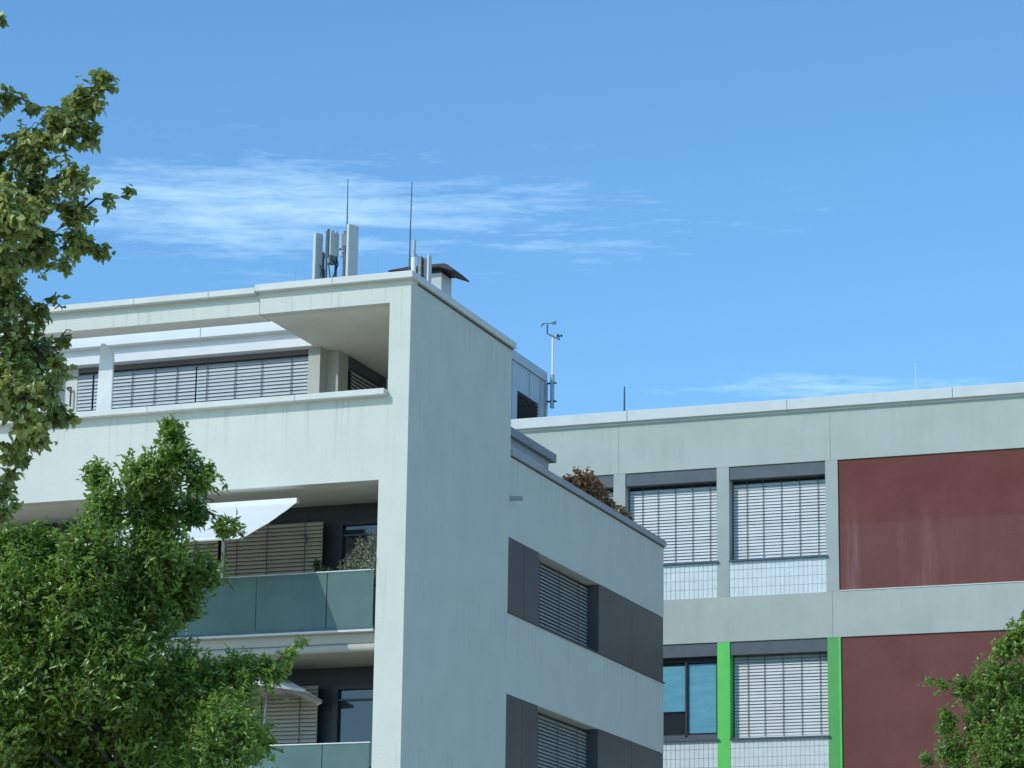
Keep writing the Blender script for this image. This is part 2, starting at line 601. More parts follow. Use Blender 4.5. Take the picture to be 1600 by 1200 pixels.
# penthouse behind the terrace
P = MB()
P.box(-8.37, -3.06, 2.62, 13, 12.55, 15.56)
P.build('penthouse_wall', 'pier', A)
MB().box(-3.06, -2.82, 2.42, 2.73, 12.55, 15.265).build('pier', 'pier', A)
MB().box(-3.05, -2.585, 2.735, 3.18, 12.55, 15.265).build('pier', 'pier', A)
MB().box(-3.06, -2.62, 3.18, 5.02, 12.55, 15.26).build('pier', 'frame_dark', A)
# penthouse canopy: white ledge, recess, deep coping
MB().box(-8.36, -2.93, 2.26, 2.62, 15.265, 15.42).build('window_ledge', 'white_metal', A)
MB().box(-8.36, -2.93, 2.34, 2.66, 15.42, 15.60).build('fascia', 'white_metal', A)
for a, b in ((-8.5, -5.195), (-5.185, -2.93)):
    MB().box(a, b, 2.16, 2.75, 15.575, 15.86).build('penthouse_coping', 'white_metal', A, bevel=.008)
MB().box(-12.9, -2.93, 2.75, 12.9, 15.58, 15.74).build('penthouse_roof', 'roof', A)
# left end of the penthouse
MB().box(-8.78, -8.375, 2.22, 2.62, 12.55, 15.30).build('pier', 'white_metal', A)
MB().box(-13.0, -8.78, 3.3, 12.9, 12.55, 15.56).build('penthouse_wall', 'stucco', A)
MB().box(-13.0, -8.80, 2.9, 3.3, 15.0, 15.2).build('window_ledge', 'white_metal', A)
blind(A, -12.5, -8.9, 13.0, 14.98, 'slat_white', origin=(0, 3.26, 0))
d = MB().box(-8.36, -7.95, 2.50, 2.615, 12.6, 15.25).build('side_door', 'coping', A)
MB().path([(-8.14, 2.49, 14.86), (-8.14, 2.43, 14.88), (-8.05, 2.43, 14.88), (-8.05, 2.43, 14.5)], .018).build('handle', 'steel_dark', d)

# top-floor blinds
MB().box(-7.945, -3.065, 2.50, 2.61, 15.17, 15.263).build('blind_housing', 'housing_brown', A)
def cords(a, b, n):
    return [a + (b - a) * (i + .5) / n for i in range(n)]
MB().box(-7.94, -3.065, 2.56, 2.615, 12.6, 15.13).build('window_pane', 'glass', A)
blind(A, -7.93, -7.62, 12.95, 15.15, 'slat_silver', pitch=.070, width=.086, tilt=62, origin=(0, 2.50, 0))
blind(A, -7.58, -5.42, 12.95, 15.15, 'slat_silver', pitch=.070, width=.086, tilt=62, jitter=.03, origin=(0, 2.50, 0), cords=(-7.2, -6.75, -6.27, -5.8))
blind(A, -5.39, -3.08, 12.95, 15.15, 'slat_silver', pitch=.070, width=.086, tilt=62, jitter=.03, origin=(0, 2.50, 0), cords=(-5.17, -4.58, -4.03, -3.42))
# loggia side window (faces the right)
MB().box(-2.615, -2.59, 3.2, 4.96, 12.6, 15.04).build('window_pane', 'glass', A)
MB().box(-2.615, -2.57, 3.19, 4.96, 15.05, 15.262).build('blind_housing', 'box_grey', A)
blind(A, 0.02, 1.74, 12.9, 15.03, 'slat_white', origin=(-2.545, 3.2, 0), rz=math.pi / 2)

# roof copings
def coping_run(segs, y0, y1, z0, z1, mat='coping', parent=A, bevel=.01):
    root = None
    for a, b in segs:
        o = MB().box(a, b, y0, y1, z0, z1).build('roof_coping' if root is None else 'coping_piece', mat, root or parent, bevel=bevel)
        root = root or o
    return root
coping_run([(-2.98, -1.47), (-1.465, .07)], -.125, .36, 15.665, 15.79)
MB().box(-2.97, .0, .02, .3, 15.55, 15.665).build('coping_upstand', 'stucco', A)
coping_run([(-3.9, -2.985), (-5.4, -3.905), (-7.4, -5.405), (-9.5, -7.405), (-12, -9.505), (XL, -12.005)], -.115, .54, 15.635, 15.745)
MB().box(XL, -2.99, .055, .5, 15.56, 15.635).build('coping_upstand', 'stucco', A)
# right-hand coping over the upper block
rc = MB().box(-.38, .07, .365, 3.2, 15.665, 15.79).build('roof_coping', 'coping', A, bevel=.01)
MB().box(-.38, .07, 3.205, 5.10, 15.665, 15.79).build('coping_piece', 'coping', rc, bevel=.01)
MB().box(-.34, -.01, .305, 5.03, 15.55, 15.665).build('coping_upstand', 'stucco', A)
MB().box(-2.9, -.385, .365, 5.0, 15.60, 15.66).build('roof_surface', 'roof', A)
# lower terrace wall coping
tc_ = MB().box(-.4, .06, 5.04, 9.0, 13.57, 13.70).build('terrace_coping', 'coping_grey', A, bevel=.01)
MB().box(-.4, .06, 9.005, 14.63, 13.57, 13.70).build('coping_piece', 'coping_grey', tc_, bevel=.01)
for q in ((.3, 5.06, 15.637), (5.05, 14.61, 13.545)):
    MB().box(-.1, .018, q[0], q[1], q[2], q[2] + .024).build('coping_shadow_line', 'sill_dark', A)  # dark strip standing in for the shadow line under the coping
MB().box(XL, -.36, 14.3, 14.6, 12.3, 13.56).build('rear_parapet', 'stucco', A)
# parapet coping of the terrace
pc = None
for a, b in ((-2.1, -.40), (-5.0, -2.105), (-7.35, -5.005), (-10, -7.355), (XL, -10.005)):
    o = MB().box(a, b, -.17, .30, 13.58, 13.69).build('parapet_coping' if pc is None else 'coping_piece', 'coping', pc or A, bevel=.01)
    pc = pc or o

# balcony backs
def balcony(zf, zs, xr, rail_top):
    """dark window wall at the back of a balcony between floor zf and soffit zs"""
    MB().box(XL + .1, -.55, 1.78, 1.945, zf, zs).build('window_wall', 'frame_dark', A)
    wf = MB()
    wf.holes('y', 1.60, 1.78, -2.0, -.56, zf + .05, zs - .34, [(-1.90, -.70, zf + .2, zs - .42)])
    wf = wf.build('window_frame', 'frame_dark', A)
    MB().box(-1.90, -.70, 1.68, 1.70, zf + .2, zs - .42).build('window_pane', 'glass', wf)
    MB().box(-1.93, -.67, 1.63, 1.66, zs - .62, zs - .585).build('blind_rail', 'box_grey', wf)
    MB().box(-4.26, -4.20, 1.52, 1.60, zf + .05, zs - .28).build('guide_rail', 'white_metal', A)
    blind(A, -4.19, -2.27, zf + .1, zs - .27, 'slat_taupe', origin=(0, 1.57, 0), cords=(-3.95, -3.35, -2.6), bottom='slat_taupe')
    blind(A, -7.4, -4.35, zf + .1, zs - .27, 'slat_taupe', origin=(0, 1.57, 0), cords=(-6.8, -6.0, -4.8), bottom='slat_taupe')
    blind(A, -10.6, -7.5, zf + .1, zs - .27, 'slat_taupe', origin=(0, 1.57, 0), bottom='slat_taupe')
    # balustrade
    b = MB()
    b.box(XL + .1, -.56, -.012, .03, rail_top - .012, rail_top + .012)
    rail = b.build('balustrade', 'steel', A, bevel=.005)
    MB().box(XL + .1, -.555, -.03, .135, zf + .0, zf + .045).build('base_rail', 'steel_dark', rail)
    MB().box(XL + .1, -.555, -.026, .13, zf - .035, zf - .002).build('base_trim', 'coping', rail)
    px = [-.57, -1.45, -2.79, -4.13, -5.47, -6.81, -8.15, -9.49, -10.83]
    for a, bq in zip(px[:-1], px[1:]):
        MB().box(bq + .008, a - .008, .0, .016, zf + .045, rail_top - .012).build('glass_pane', 'frost', rail)
balcony(9.50, 12.10, -.53, 10.525)
balcony(6.54, 9.14, -.53, 7.556)
# a light strip on the balcony handle of the blind
hk = MB().path([(-2.62, 1.50, 11.50), (-2.56, 1.49, 11.52), (-2.54, 1.49, 11.45), (-2.58, 1.49, 11.33)], .012).build('blind_crank', 'steel_dark', A)

# side window bands
def band(z0, z1):
    def panel(a, b):
        MB().box(-.06, -.008, a + .006, b - .006, z0 + .03, z1 - .008).build('facade_panel', 'panel_dark', A)
    panel(4.98, 5.86)
    panel(5.86, 6.70)
    MB().box(-.345, -.07, 4.99, 6.66, z0 + .01, z1 - .004).build('panel_backing', 'frame_dark', A)
    for a, b in ((10.27, 12.43), (12.43, 14.59)):
        panel(a, b)
    MB().box(-.345, -.07, 10.30, 14.56, z0 + .01, z1 - .004).build('panel_backing', 'frame_dark', A)
    MB().box(-.07, -.012, 14.592, 14.606, z0 + .03, z1 - .01).build('corner_trim', 'panel_dark', A)
    fr = MB()
    fr.holes('x', -.34, -.30, 6.67, 10.29, z0 + .03, z1 - .004, [(6.75, 10.2, z0 + .1, z1 - .1)])
    fr = fr.build('window_frame', 'frame_dark', A)
    MB().box(-.33, -.315, 6.75, 10.2, z0 + .1, z1 - .1).build('window_pane', 'glass', fr)
    MB().box(-.30, -.008, 10.255, 10.27, z0 + .03, z1 - .01).build('window_reveal', 'panel_dark', A)
    MB().box(-.30, -.01, 6.66, 10.25, z1 - .012, z1 - .002).build('window_head', 'pier', A)
    MB().box(-.32, .025, 4.985, 14.63, z0 - .0, z0 + .028).build('window_sill', 'sill_dark', A)
    blind(A, .04, 3.53, z0 + .08, z1 - .03, 'slat_grey', origin=(-.25, 6.68, 0), rz=math.pi / 2, cords=(.6, 1.75, 2.9), bottom='slat_grey')
band(10.55, 12.0)
band(7.59, 9.04)
band(4.63, 6.08)
# overflow spout
sp_ = MB().tube((0, 5.06, 12.745), (.24, 5.06, 12.735), .045, .045, 12).build('overflow_spout', 'steel', A, smooth=False)
# terrace structure behind the parapet
hs = MB().box(-2.9, -1.03, 5.05, 9.98, 12.55, 14.58).build('terrace_house', 'coping_grey', A)
MB().box(-3.0, -.93, 5.05, 10.2, 14.58, 14.76).build('roof_cap', 'cap_grey', hs, bevel=.01)
MB().box(-1.03, -1.0, 6.0, 9.6, 13.75, 14.40).build('side_panel', 'plant_metal', hs)

# ------------------------------------------------------------------ awning, parasols, balcony plants
aw = thing('awning', 'white fabric awning pulled out above the glass balcony beside the bushy tree', 'awning', (-4.6, .15, 11.84))
def rel(pts, o):
    return [(p[0] - o[0], p[1] - o[1], p[2] - o[2]) for p in pts]
ao = (-4.6, .15, 11.84)
c = MB()
NA = 8
x0a, x1a = -5.6, -2.15
YC = .15
pts_l, pts_r = [], []
for i in range(NA + 1):
    q = i / NA
    y = YC + (-1.9 - YC) * q
    z = 11.82 + (10.82 - 11.82) * q - .03 * math.sin(math.pi * q)
    pts_l.append((x0a, y, z))
    pts_r.append((x1a, y, z))
pl, pr = rel(pts_l, ao), rel(pts_r, ao)
for i in range(NA):
    c.poly([pl[i], pr[i], pr[i + 1], pl[i + 1]])
o = c.build('awning_cloth', 'cloth', aw)
md = o.modifiers.new('thickness', 'SOLIDIFY')
md.thickness = .004
MB().box(x0a - ao[0], x1a - ao[0], .0, .11, -.02, .07).build('cassette', 'white_metal', aw)
for xx in (x0a + .3, -4.6, -4.0):
    MB().box(xx - ao[0] - .02, xx - ao[0] + .02, .03, .08, .07, .255).build('hanger', 'white_metal', aw)
MB().tube(pl[-1], pr[-1], .03, .03, 10).build('front_bar', 'white_metal', aw)
for xx in (x0a + .25, x1a - .3):
    e = (xx - ao[0], .05, -.02)
    MB().path([e, (xx - ao[0] + .25, -1.0, -.56), (xx - ao[0], -2.03, -1.03)], .022).build('folding_arm', 'white_metal', aw)

def parasol(loc, r, zr, za, label):
    t = thing('parasol', label, 'parasol', loc)
    b = MB()
    n = 8
    rim = [(r * math.cos(2 * math.pi * (i + .5) / n), r * math.sin(2 * math.pi * (i + .5) / n), zr) for i in range(n)]
    mid = [(p[0] * .55, p[1] * .55, zr + (za - zr) * .62) for p in rim]
    val = [(p[0] * 1.005, p[1] * 1.005, zr - .05) for p in rim]
    for i in range(n):
        j = (i + 1) % n
        b.poly([(0, 0, za), mid[i], mid[j]])
        b.poly([mid[i], rim[i], rim[j], mid[j]])
        b.poly([rim[i], val[i], val[j], rim[j]])
    bmesh.ops.remove_doubles(b.bm, verts=b.bm.verts[:], dist=.001)
    o = b.build('canopy', 'cloth_thick', t)
    md = o.modifiers.new('thickness', 'SOLIDIFY')
    md.thickness = .004
    MB().tube((0, 0, 0), (0, 0, za + .06), .022, .022, 10).build('pole', 'steel', t)
    rb = MB()
    for p in rim:
        rb.tube((0, 0, za - .03), (p[0], p[1], p[2] - .015), .008, .008, 5)
    rb.build('ribs', 'steel', t)
    MB().tube((0, 0, 0), (0, 0, .08), .25, .22, 20).build('base', 'terracotta', t)
    return t
parasol((-3.0, .75, 6.54), .98, 2.03, 2.38, 'open white parasol on the lower balcony, half hidden by the bushy tree').rotation_euler = (math.radians(-7), 0, 0)

fp = thing('privacy_screen', 'flat pale tapered screen with slanted rounded top standing behind the terrace parapet', 'screen', (-6.36, .7, 12.55))
prof = [(-.168, .12), (.168, .12), (.170, 1.2), (.158, 2.0), (.150, 2.40), (.125, 2.47), (.05, 2.56), (-.04, 2.63), (-.10, 2.64), (-.125, 2.60), (-.135, 2.2), (-.155, 1.2)]
MB().prism(prof, 'y', -.022, .022).build('panel', 'cloth_thick', fp, bevel=.012)
MB().tube((.172, 0, .05), (.150, .0, 2.42), .016, .016, 8).build('edge_tube', 'coping', fp)
MB().box(-.2, .2, -.22, .22, 0, .12).build('base', 'terracotta', fp, bevel=.015)

# ------------------------------------------------------------------ foliage
def leaf_cloud(centres, dirs, normals, length, width, tint, fold=.35, rng=RNG):
    """arrays of leaves (folded diamonds, 4 triangles each) -> mesh with a 'tint' attribute"""
    n = len(centres)
    N_ = normals / np.linalg.norm(normals, axis=1, keepdims=True)
    d = dirs - N_ * (dirs * N_).sum(1, keepdims=True) * rng.uniform(.45, 1.0, (n, 1))
    d /= np.linalg.norm(d, axis=1, keepdims=True) + 1e-9
    s = np.cross(d, N_)
    s /= np.linalg.norm(s, axis=1, keepdims=True) + 1e-9
    nn = np.cross(s, d)
    L = length * rng.uniform(.55, 1.25, (n, 1))
    Wd = width * rng.uniform(.75, 1.2, (n, 1))
    base = centres
    tip = centres + d * L - nn * L * .12
    def edge(q, k, sg):
        return centres + d * L * q + sg * s * Wd * .5 * k + nn * (Wd * fold * .5 * k - L * .06 * q * q)
    verts = np.stack([base, edge(.30, .92, 1), edge(.62, .80, 1), tip, edge(.62, .80, -1), edge(.30, .92, -1)], 1).reshape(-1, 3)
    k = (np.arange(n) * 6)[:, None]
    tri = np.concatenate([k + [0, 2, 1], k + [0, 3, 2], k + [0, 4, 3], k + [0, 5, 4]], 1).reshape(-1, 3)
    me = bpy.data.meshes.new('foliage')
    me.vertices.add(len(verts))
    me.vertices.foreach_set('co', verts.astype(np.float32).ravel())
    me.loops.add(len(tri) * 3)
    me.loops.foreach_set('vertex_index', tri.astype(np.int32).ravel())
    me.polygons.add(len(tri))
    me.polygons.foreach_set('loop_start', (np.arange(len(tri)) * 3).astype(np.int32))
    me.polygons.foreach_set('loop_total', np.full(len(tri), 3, np.int32))
    me.update(calc_edges=True)
    at = me.attributes.new('tint', 'FLOAT', 'POINT')
    at.data.foreach_set('value', np.repeat(tint, 6).astype(np.float32))
    return me


def lobe_leaves(lobes, per, twig_len, leaves_per_twig, up=.5, out=1.0, rng=RNG, hang=0.0):
    """twigs spread through each lobe, leaves set along each twig"""
    C_, D_, N_, T_, TW = [], [], [], [], []
    allc = np.array([l[:3] for l in lobes]).mean(0)
    for (x, y, z, r) in lobes:
        nt = max(3, int(per * r * r / leaves_per_twig))
        u = rng.normal(size=(nt, 3))
        u /= np.linalg.norm(u, axis=1, keepdims=True)
        rad = r * rng.uniform(.25, 1.0, (nt, 1)) ** .55
        sc = np.array([1, 1, 1.05])
        tipp = np.array([x, y, z]) + u * rad * sc
        td = u * out + np.array([0, 0, up]) + rng.normal(size=(nt, 3)) * .45
        td /= np.linalg.norm(td, axis=1, keepdims=True)
        tl = twig_len * rng.uniform(.6, 1.25, (nt, 1)) * min(1.0, .35 + r / .3)
        basep = tipp - td * tl
        tint0 = np.clip(rng.normal(.40, .22, nt) + rng.normal(0, .14), 0, 1)
        TW.append((basep, tipp))
        for k in range(leaves_per_twig):
            q = (k + rng.uniform(0, 1, (nt, 1))) / leaves_per_twig
            p = basep + (tipp - basep) * q
            side = rng.normal(size=(nt, 3))
            ld = td * .75 + side * .75 + np.array([0, 0, .15 - hang])
            C_.append(p)
            D_.append(ld)
            N_.append(u * .7 + np.array([0, 0, .75]) + rng.normal(size=(nt, 3)) * .55)
            T_.append(np.clip(tint0 + rng.normal(0, .16, nt) + .22 * (q[:, 0] - .5), 0, 1))
    return np.concatenate(C_), np.concatenate(D_), np.concatenate(N_), np.concatenate(T_), TW


def twig_mesh(TW, frac, rad, rng=RNG):
    P0 = np.concatenate([a for a, b in TW])
    P1 = np.concatenate([b for a, b in TW])
    keep = rng.uniform(size=len(P0)) < frac
    P0, P1 = P0[keep], P1[keep]
    n = len(P0)
    d = P1 - P0
    a = np.cross(d, rng.normal(size=(n, 3)))
    a /= np.linalg.norm(a, axis=1, keepdims=True)
    b = np.cross(d, a)
    b /= np.linalg.norm(b, axis=1, keepdims=True)
    vs, fs = [], []
    for k in range(3):
        o = a * math.cos(2.094 * k) + b * math.sin(2.094 * k)
        vs.append(P0 + o * rad)
        vs.append(P1 + o * rad * .4)
    V = np.stack(vs, 1).reshape(-1, 3)
    k = (np.arange(n) * 6)[:, None]
    F_ = np.concatenate([k + [0, 1, 3, 2], k + [2, 3, 5, 4], k + [4, 5, 1, 0]], 1).reshape(-1, 4)
    me = bpy.data.meshes.new('twigs')
    me.from_pydata(V.tolist(), [], F_.tolist())
    return me


def tree(name, label, base, lobes, mat, per, leaf, twig, lpt, trunk_r, fork_z, hang=0.0, limbs_every=1, up=.5):
    t = thing(name, label, 'tree', base)
    b = Vector(base)
    L = [(x - b.x, y - b.y, z - b.z, r) for (x, y, z, r) in lobes]
    C_, D_, N_, T_, TW = lobe_leaves(L, per, twig, lpt, hang=hang, up=up)
    me = leaf_cloud(C_, D_, N_, leaf[0], leaf[1], T_)
    cr = link('crown', me, t, mat)
    cr['kind'] = 'stuff'
    link('twigs', twig_mesh(TW, .35, .006), t, 'bark')['kind'] = 'stuff'
    tr = MB()
    pts = [Vector((0, 0, 0)), Vector((.05, .03, fork_z * .5)), Vector((.02, -.03, fork_z))]
    top = max(l[2] for l in L)
    ax = Vector((np.mean([l[0] for l in L]), np.mean([l[1] for l in L]), top * .82))
    pts += [pts[-1].lerp(ax, .5), ax]
    rr = [trunk_r, trunk_r * .82, trunk_r * .66, trunk_r * .38, trunk_r * .12]
    for i in range(4):
        tr.tube(pts[i], pts[i + 1], rr[i], rr[i + 1], 12)
    tr.build('trunk', 'bark', t, smooth=True)
    for i, l in enumerate(L):
        if i % limbs_every or l[3] < .045:
            continue
        c_ = Vector(l[:3])
        s0 = pts[2].lerp(ax, max(0.0, min(.95, (c_.z - .45 - pts[2].z) / (ax.z - pts[2].z) * .8)))
        near = [Vector(q[:3]) for q in L if q[3] > l[3] * 1.12]
        if near and l[3] < .36:                                   # small clumps spring from the nearest bigger one
            s0 = min(near, key=lambda q: (q - c_).length)
        mid = s0.lerp(c_, .55) + Vector((0, 0, .2 * min(.5, (c_ - s0).length)))
        rl = .008 + .035 * l[3]
        lb = MB()
        lb.tube(s0, mid, rl * 1.15, rl * .8, 7).tube(mid, c_, rl * .8, rl * .3, 6)
        lb.build('branch', 'bark', t, smooth=True)
    return t


LOBES_BUSHY = [
(7.57,-23.25,7.24,0.144),(7.56,-23.19,7,0.243),(7.77,-23.07,6.85,0.188),(7.27,-23.27,6.87,0.232),(6.84,-23.22,6.9,0.167),(6.99,-23.3,6.59,0.249),
(7.24,-22.89,6.66,0.364),(7.62,-22.84,6.59,0.167),(7.91,-22.91,6.44,0.111),(8.03,-22.87,6.46,0.066),(6.41,-23.42,6.21,0.332),(7,-23.51,6.14,0.382),
(7.37,-23.04,6.17,0.387),(7.68,-22.79,6.09,0.211),(6.44,-23.74,5.76,0.435),(6.88,-23.53,5.67,0.462),(7.21,-22.99,5.74,0.415),(7.46,-22.71,5.86,0.251),
(6.47,-23.41,5.21,0.547),(7.15,-23.29,5.14,0.517),(7.52,-22.71,5.13,0.387),(7.83,-22.39,5.19,0.29),(8.14,-22.29,5.28,0.167),(8.31,-22.26,5.41,0.078),
(8.41,-22.25,5.52,0.045),(6.36,-22.71,4.75,0.616),(7.14,-22.64,4.68,0.527),(7.96,-22.86,4.65,0.408),(7.95,-22.21,4.71,0.223),(6.14,-23.59,6.19,0.303),
(6.06,-23.37,5.45,0.442),(6.17,-23.48,4.72,0.436),(6.34,-22.6,4.04,0.726),(7.67,-22.76,3.94,0.599),(5.56,-23.72,5.7,0.606),(5.41,-23.36,4.65,0.719),
(8.16,-22.29,4.19,0.221)]
LOBES_LINDEN = [
(8.65,-26.65,9.12,0.117),(8.48,-26.67,8.97,0.185),(8.31,-26.69,8.78,0.219),(8.07,-26.74,8.61,0.234),(8.51,-26.6,8.72,0.127),(8.09,-26.65,8.3,0.243),
(7.85,-26.72,9.05,0.098),(8.02,-26.64,9,0.069),(8.35,-26.57,8.4,0.165),(8.1,-27.01,7.99,0.277),(8.3,-26.32,8.22,0.147),(8.56,-26.35,8.28,0.059),
(8.71,-26.31,8.34,0.044),(7.96,-26.38,7.96,0.221),(8.27,-26.28,8.01,0.157),(8.44,-26.19,7.93,0.083),(8.11,-26.19,7.85,0.069),(7.94,-26.83,7.7,0.192),
(7.8,-26.79,9.68,0.044),(7.95,-26.25,7.46,0.108),(8.07,-26.23,7.55,0.044),(7.83,-26.37,7.26,0.195),(7.93,-26.18,7.15,0.206),(8.11,-26.14,7.25,0.069),
(8.05,-26.68,6.69,0.22),(8.01,-26.03,6.71,0.118),(7.86,-26.05,6.55,0.147),(7.82,-26.45,6.91,0.267),(7.65,-26.04,6.24,0.079),(7.77,-26.03,6.36,0.069),
(7.76,-26.29,6.08,0.107),(7.77,-26.35,5.90,0.125),(7.82,-26.23,5.97,0.058),(8.15,-26.44,6.79,0.164),(8.31,-26.33,6.58,0.068),(8.07,-26.52,6.58,0.173),(7.89,-26.42,6.37,0.125),(8.26,-26.44,6.96,0.106),(7.78,-26.5,7.62,.19),(7.72,-26.6,7.38,.17),(7.86,-26.35,7.50,.10),(7.62,-26.7,8.4,.33),(7.53,-27.03,8.85,0.437),(7.6,-27.14,8.05,0.479),(7.24,-26.49,7.5,0.467),(7.52,-26.86,6.69,0.43),(7.71,-27.2,9.39,0.242),(7.4,-26.33,6.22,0.243)]
LOBES_SMALL = [
(13.41,-15.31,6.4,0.226),(13.23,-15.35,6.3,0.173),(13.1,-15.31,5.95,0.292),(13.32,-14.88,5.9,0.369),(12.79,-15.41,5.88,0.173),(12.57,-15.5,5.92,0.08),
(12.46,-15.55,5.96,0.046),(12.59,-15.29,5.57,0.16),(12.94,-15.04,5.55,0.367),(13.42,-15.48,5.35,0.425),(12.65,-15.29,5.25,0.239),(12.38,-15.37,5.16,0.093),
(13.12,-15.35,5.05,0.427),(13.46,-15.35,6.62,0.08),(13.83,-14.74,6.1,0.603),(13.81,-14.76,5.23,0.665),(13.17,-15.33,4.46,0.655),(12.43,-15.28,4.61,0.364)]
tree('bushy_tree', 'bushy deep green tree with small pointed leaves before the balconies', (6.6, -22.4, 0), LOBES_BUSHY, 'leaf_bushy', 21000, (.066, .027), .22, 11, .16, 2.6)
tree('linden_tree', 'tall yellow green tree reaching in from the left against the sky', (5.5, -26.1, 0), LOBES_LINDEN, 'leaf_linden', 12000, (.066, .048), .21, 9, .22, 4.5, hang=.55, up=.1)
tree('small_leaved_tree', 'light green small leaved tree in front of the lower red wall', (13.67, -14.35, 0), LOBES_SMALL, 'leaf_small', 17000, (.054, .028), .20, 10, .13, 2.8)


def shrub(name, label, base, lobes, mat, per, leaf, twig, lpt, cat='plant', pot=None, stems=5, hang=0.0):
    t = thing(name, label, cat, base)
    C_, D_, N_, T_, TW = lobe_leaves(lobes, per, twig, lpt, up=.7, hang=hang)
    f = link('foliage', leaf_cloud(C_, D_, N_, leaf[0], leaf[1], T_), t, mat)
    f['kind'] = 'stuff'
    link('twigs', twig_mesh(TW, .6, .004), t, 'bark')['kind'] = 'stuff'
    s = MB()
    zb = pot[2] * .9 if pot else 0
    for l in lobes[:stems]:
        s.tube((l[0] * .3, l[1] * .3, zb), l[:3], .018, .006, 6)
    s.build('stem', 'bark', t)
    if pot:
        MB().box(-pot[0] / 2, pot[0] / 2, -pot[1] / 2, pot[1] / 2, 0, pot[2]).build('planter', 'terracotta', t, bevel=.02)
    return t
shrub('olive_shrub', 'silvery green shrub behind the glass balcony beside the white corner pier', (-1.05, .45, 9.51),
      [(0.0, 0, 1.28, .27), (.28, -.05, 1.40, .24), (-.25, 0, 1.12, .22), (.32, -.12, 1.62, .15), (.02, .05, 1.58, .15), (.42, -.42, 1.12, .14), (.2, 0, 1.05, .26)],
      'leaf_olive', 13000, (.055, .016), .22, 10, pot=(.8, .36, .75))
shrub('pot_plant', 'small leafy green plant beside the silvery shrub on the balcony', (-1.75, .45, 9.51),
      [(0, 0, 1.12, .15), (-.10, 0, 1.28, .07), (.12, 0, 1.05, .13)], 'leaf_pot', 7500, (.10, .045), .16, 7, pot=(.36, .34, .85), stems=3)
# blurred dark round plant behind the glass
shrub('round_shrub', 'dark rounded plant seen dimly behind the balcony glass', (-2.05, .75, 9.51),
      [(0, 0, .55, .26), (.1, 0, .42, .22), (-.12, 0, .4, .22)], 'leaf_bushy', 5000, (.07, .035), .16, 8, pot=(.36, .34, .22), stems=3)
# reddish brown climber on the roof terrace
shrub('terrace_bush', 'reddish brown shrub hanging over the roof terrace parapet before the grey building', (-.85, 12.3, 12.56),
      [(0, -1.5, 1.72, .22), (0, -1.1, 1.92, .24), (.02, -.7, 1.98, .26), (0, -.25, 1.92, .28), (0.02, .15, 1.85, .26), (.05, .55, 1.7, .27), (.08, .95, 1.62, .25), (.1, 1.35, 1.6, .25), (.1, 1.75, 1.62, .22), (.05, .0, 1.55, .2), (.05, 1.2, 1.35, .25), (0, .4, 2.1, .10)],
      'leaf_brown', 3400, (.10, .075), .22, 8, cat='shrub', pot=(.5, 3.4, .7), stems=9)
ch = thing('terrace_chair', 'white garden chair partly hidden by the reddish brown terrace shrub', 'chair', (-.62, 12.15, 12.56))
MB().box(-.22, .22, -.24, .24, .98, 1.02).build('seat', 'plastic_white', ch)
MB().box(-.24, -.2, -.24, .24, 1.02, 1.62).build('backrest', 'plastic_white', ch)
for sx_ in (-.2, .2):
    for sy_ in (-.22, .22):
        MB().tube((sx_, sy_, 0), (sx_, sy_, .98), .02, .02, 8).build('leg', 'plastic_white', ch)
for sy_ in (-.25, .25):
    MB().box(-.22, .24, sy_ - .02, sy_ + .02, 1.22, 1.26).build('armrest', 'plastic_white', ch)

# ------------------------------------------------------------------ roof equipment
def roofz(z):
    return z
ZR = 15.66
# the three radio units are turned to the right, so their broad faces are in shade
TURN = math.radians(63)
a1 = thing('panel_antenna', 'narrow pale panel antenna at the left end of the rooftop group', 'antenna', (-3.20, 3.0, 15.74), rz=TURN)
MB().box(-.10, .085, -.045, .03, .12, 1.93).build('radome', 'antenna', a1, bevel=.01)
MB().box(.0, .10, .035, .10, .2, 1.86).build('back_housing', 'antenna_back', a1, bevel=.008)
MB().tube((.17, .05, 0), (.17, .05, 1.6), .028, .028, 10).build('pole', 'steel_dark', a1)
for z in (.62, 1.05, 1.5):
    MB().box(.08, .20, .01, .09, z, z + .07).build('bracket', 'antenna_back', a1)
MB().path([(.09, -.05, 1.36), (.13, -.06, 1.15), (.10, -.06, .95), (.14, -.03, .7), (.12, -.02, .3)], .013).build('cable', 'rubber', a1)
MB().path([(.02, -.055, 1.30), (.05, -.06, 1.20), (.03, -.055, 1.08)], .010).build('cable', 'rubber', a1)
# middle radio unit on two poles
a2 = thing('radio_unit', 'square pale radio unit on two dark poles between the panel antennas', 'antenna', (-2.87, 3.0, 15.66), rz=TURN)
MB().box(-.108, .108, -.025, .045, 1.53, 2.0).build('housing', 'antenna', a2, bevel=.012)
MB().box(-.135, -.112, .0, .045, 1.5, 2.05).build('side_fin', 'steel_dark', a2)
MB().tube((-.11, .08, 0), (-.11, .08, 2.02), .024, .024, 10).build('pole', 'steel_dark', a2)
MB().tube((.09, .04, 0), (.09, .04, 1.98), .026, .026, 10).build('pole', 'steel_dark', a2)
MB().box(-.11, .06, -.01, .10, 1.38, 1.51).build('bracket', 'antenna_back', a2)
MB().path([(-.06, -.02, 1.53), (-.04, -.04, 1.42), (.03, -.03, 1.40), (.05, 0, 1.25), (.0, .0, 1.12), (.0, .03, 0.9)], .014).build('cable', 'rubber', a2)
MB().path([(.06, -.02, 1.53), (.09, -.03, 1.38), (.06, .0, 1.25)], .012).build('cable', 'rubber', a2)
MB().path([(-.10, .03, 1.40), (-.05, .0, 1.0), (-.07, .03, .6), (-.05, .04, .1)], .013).build('cable', 'rubber', a2)
MB().box(-.06, -.03, -.03, .0, 2.0, 2.035).build('lug', 'steel', a2)
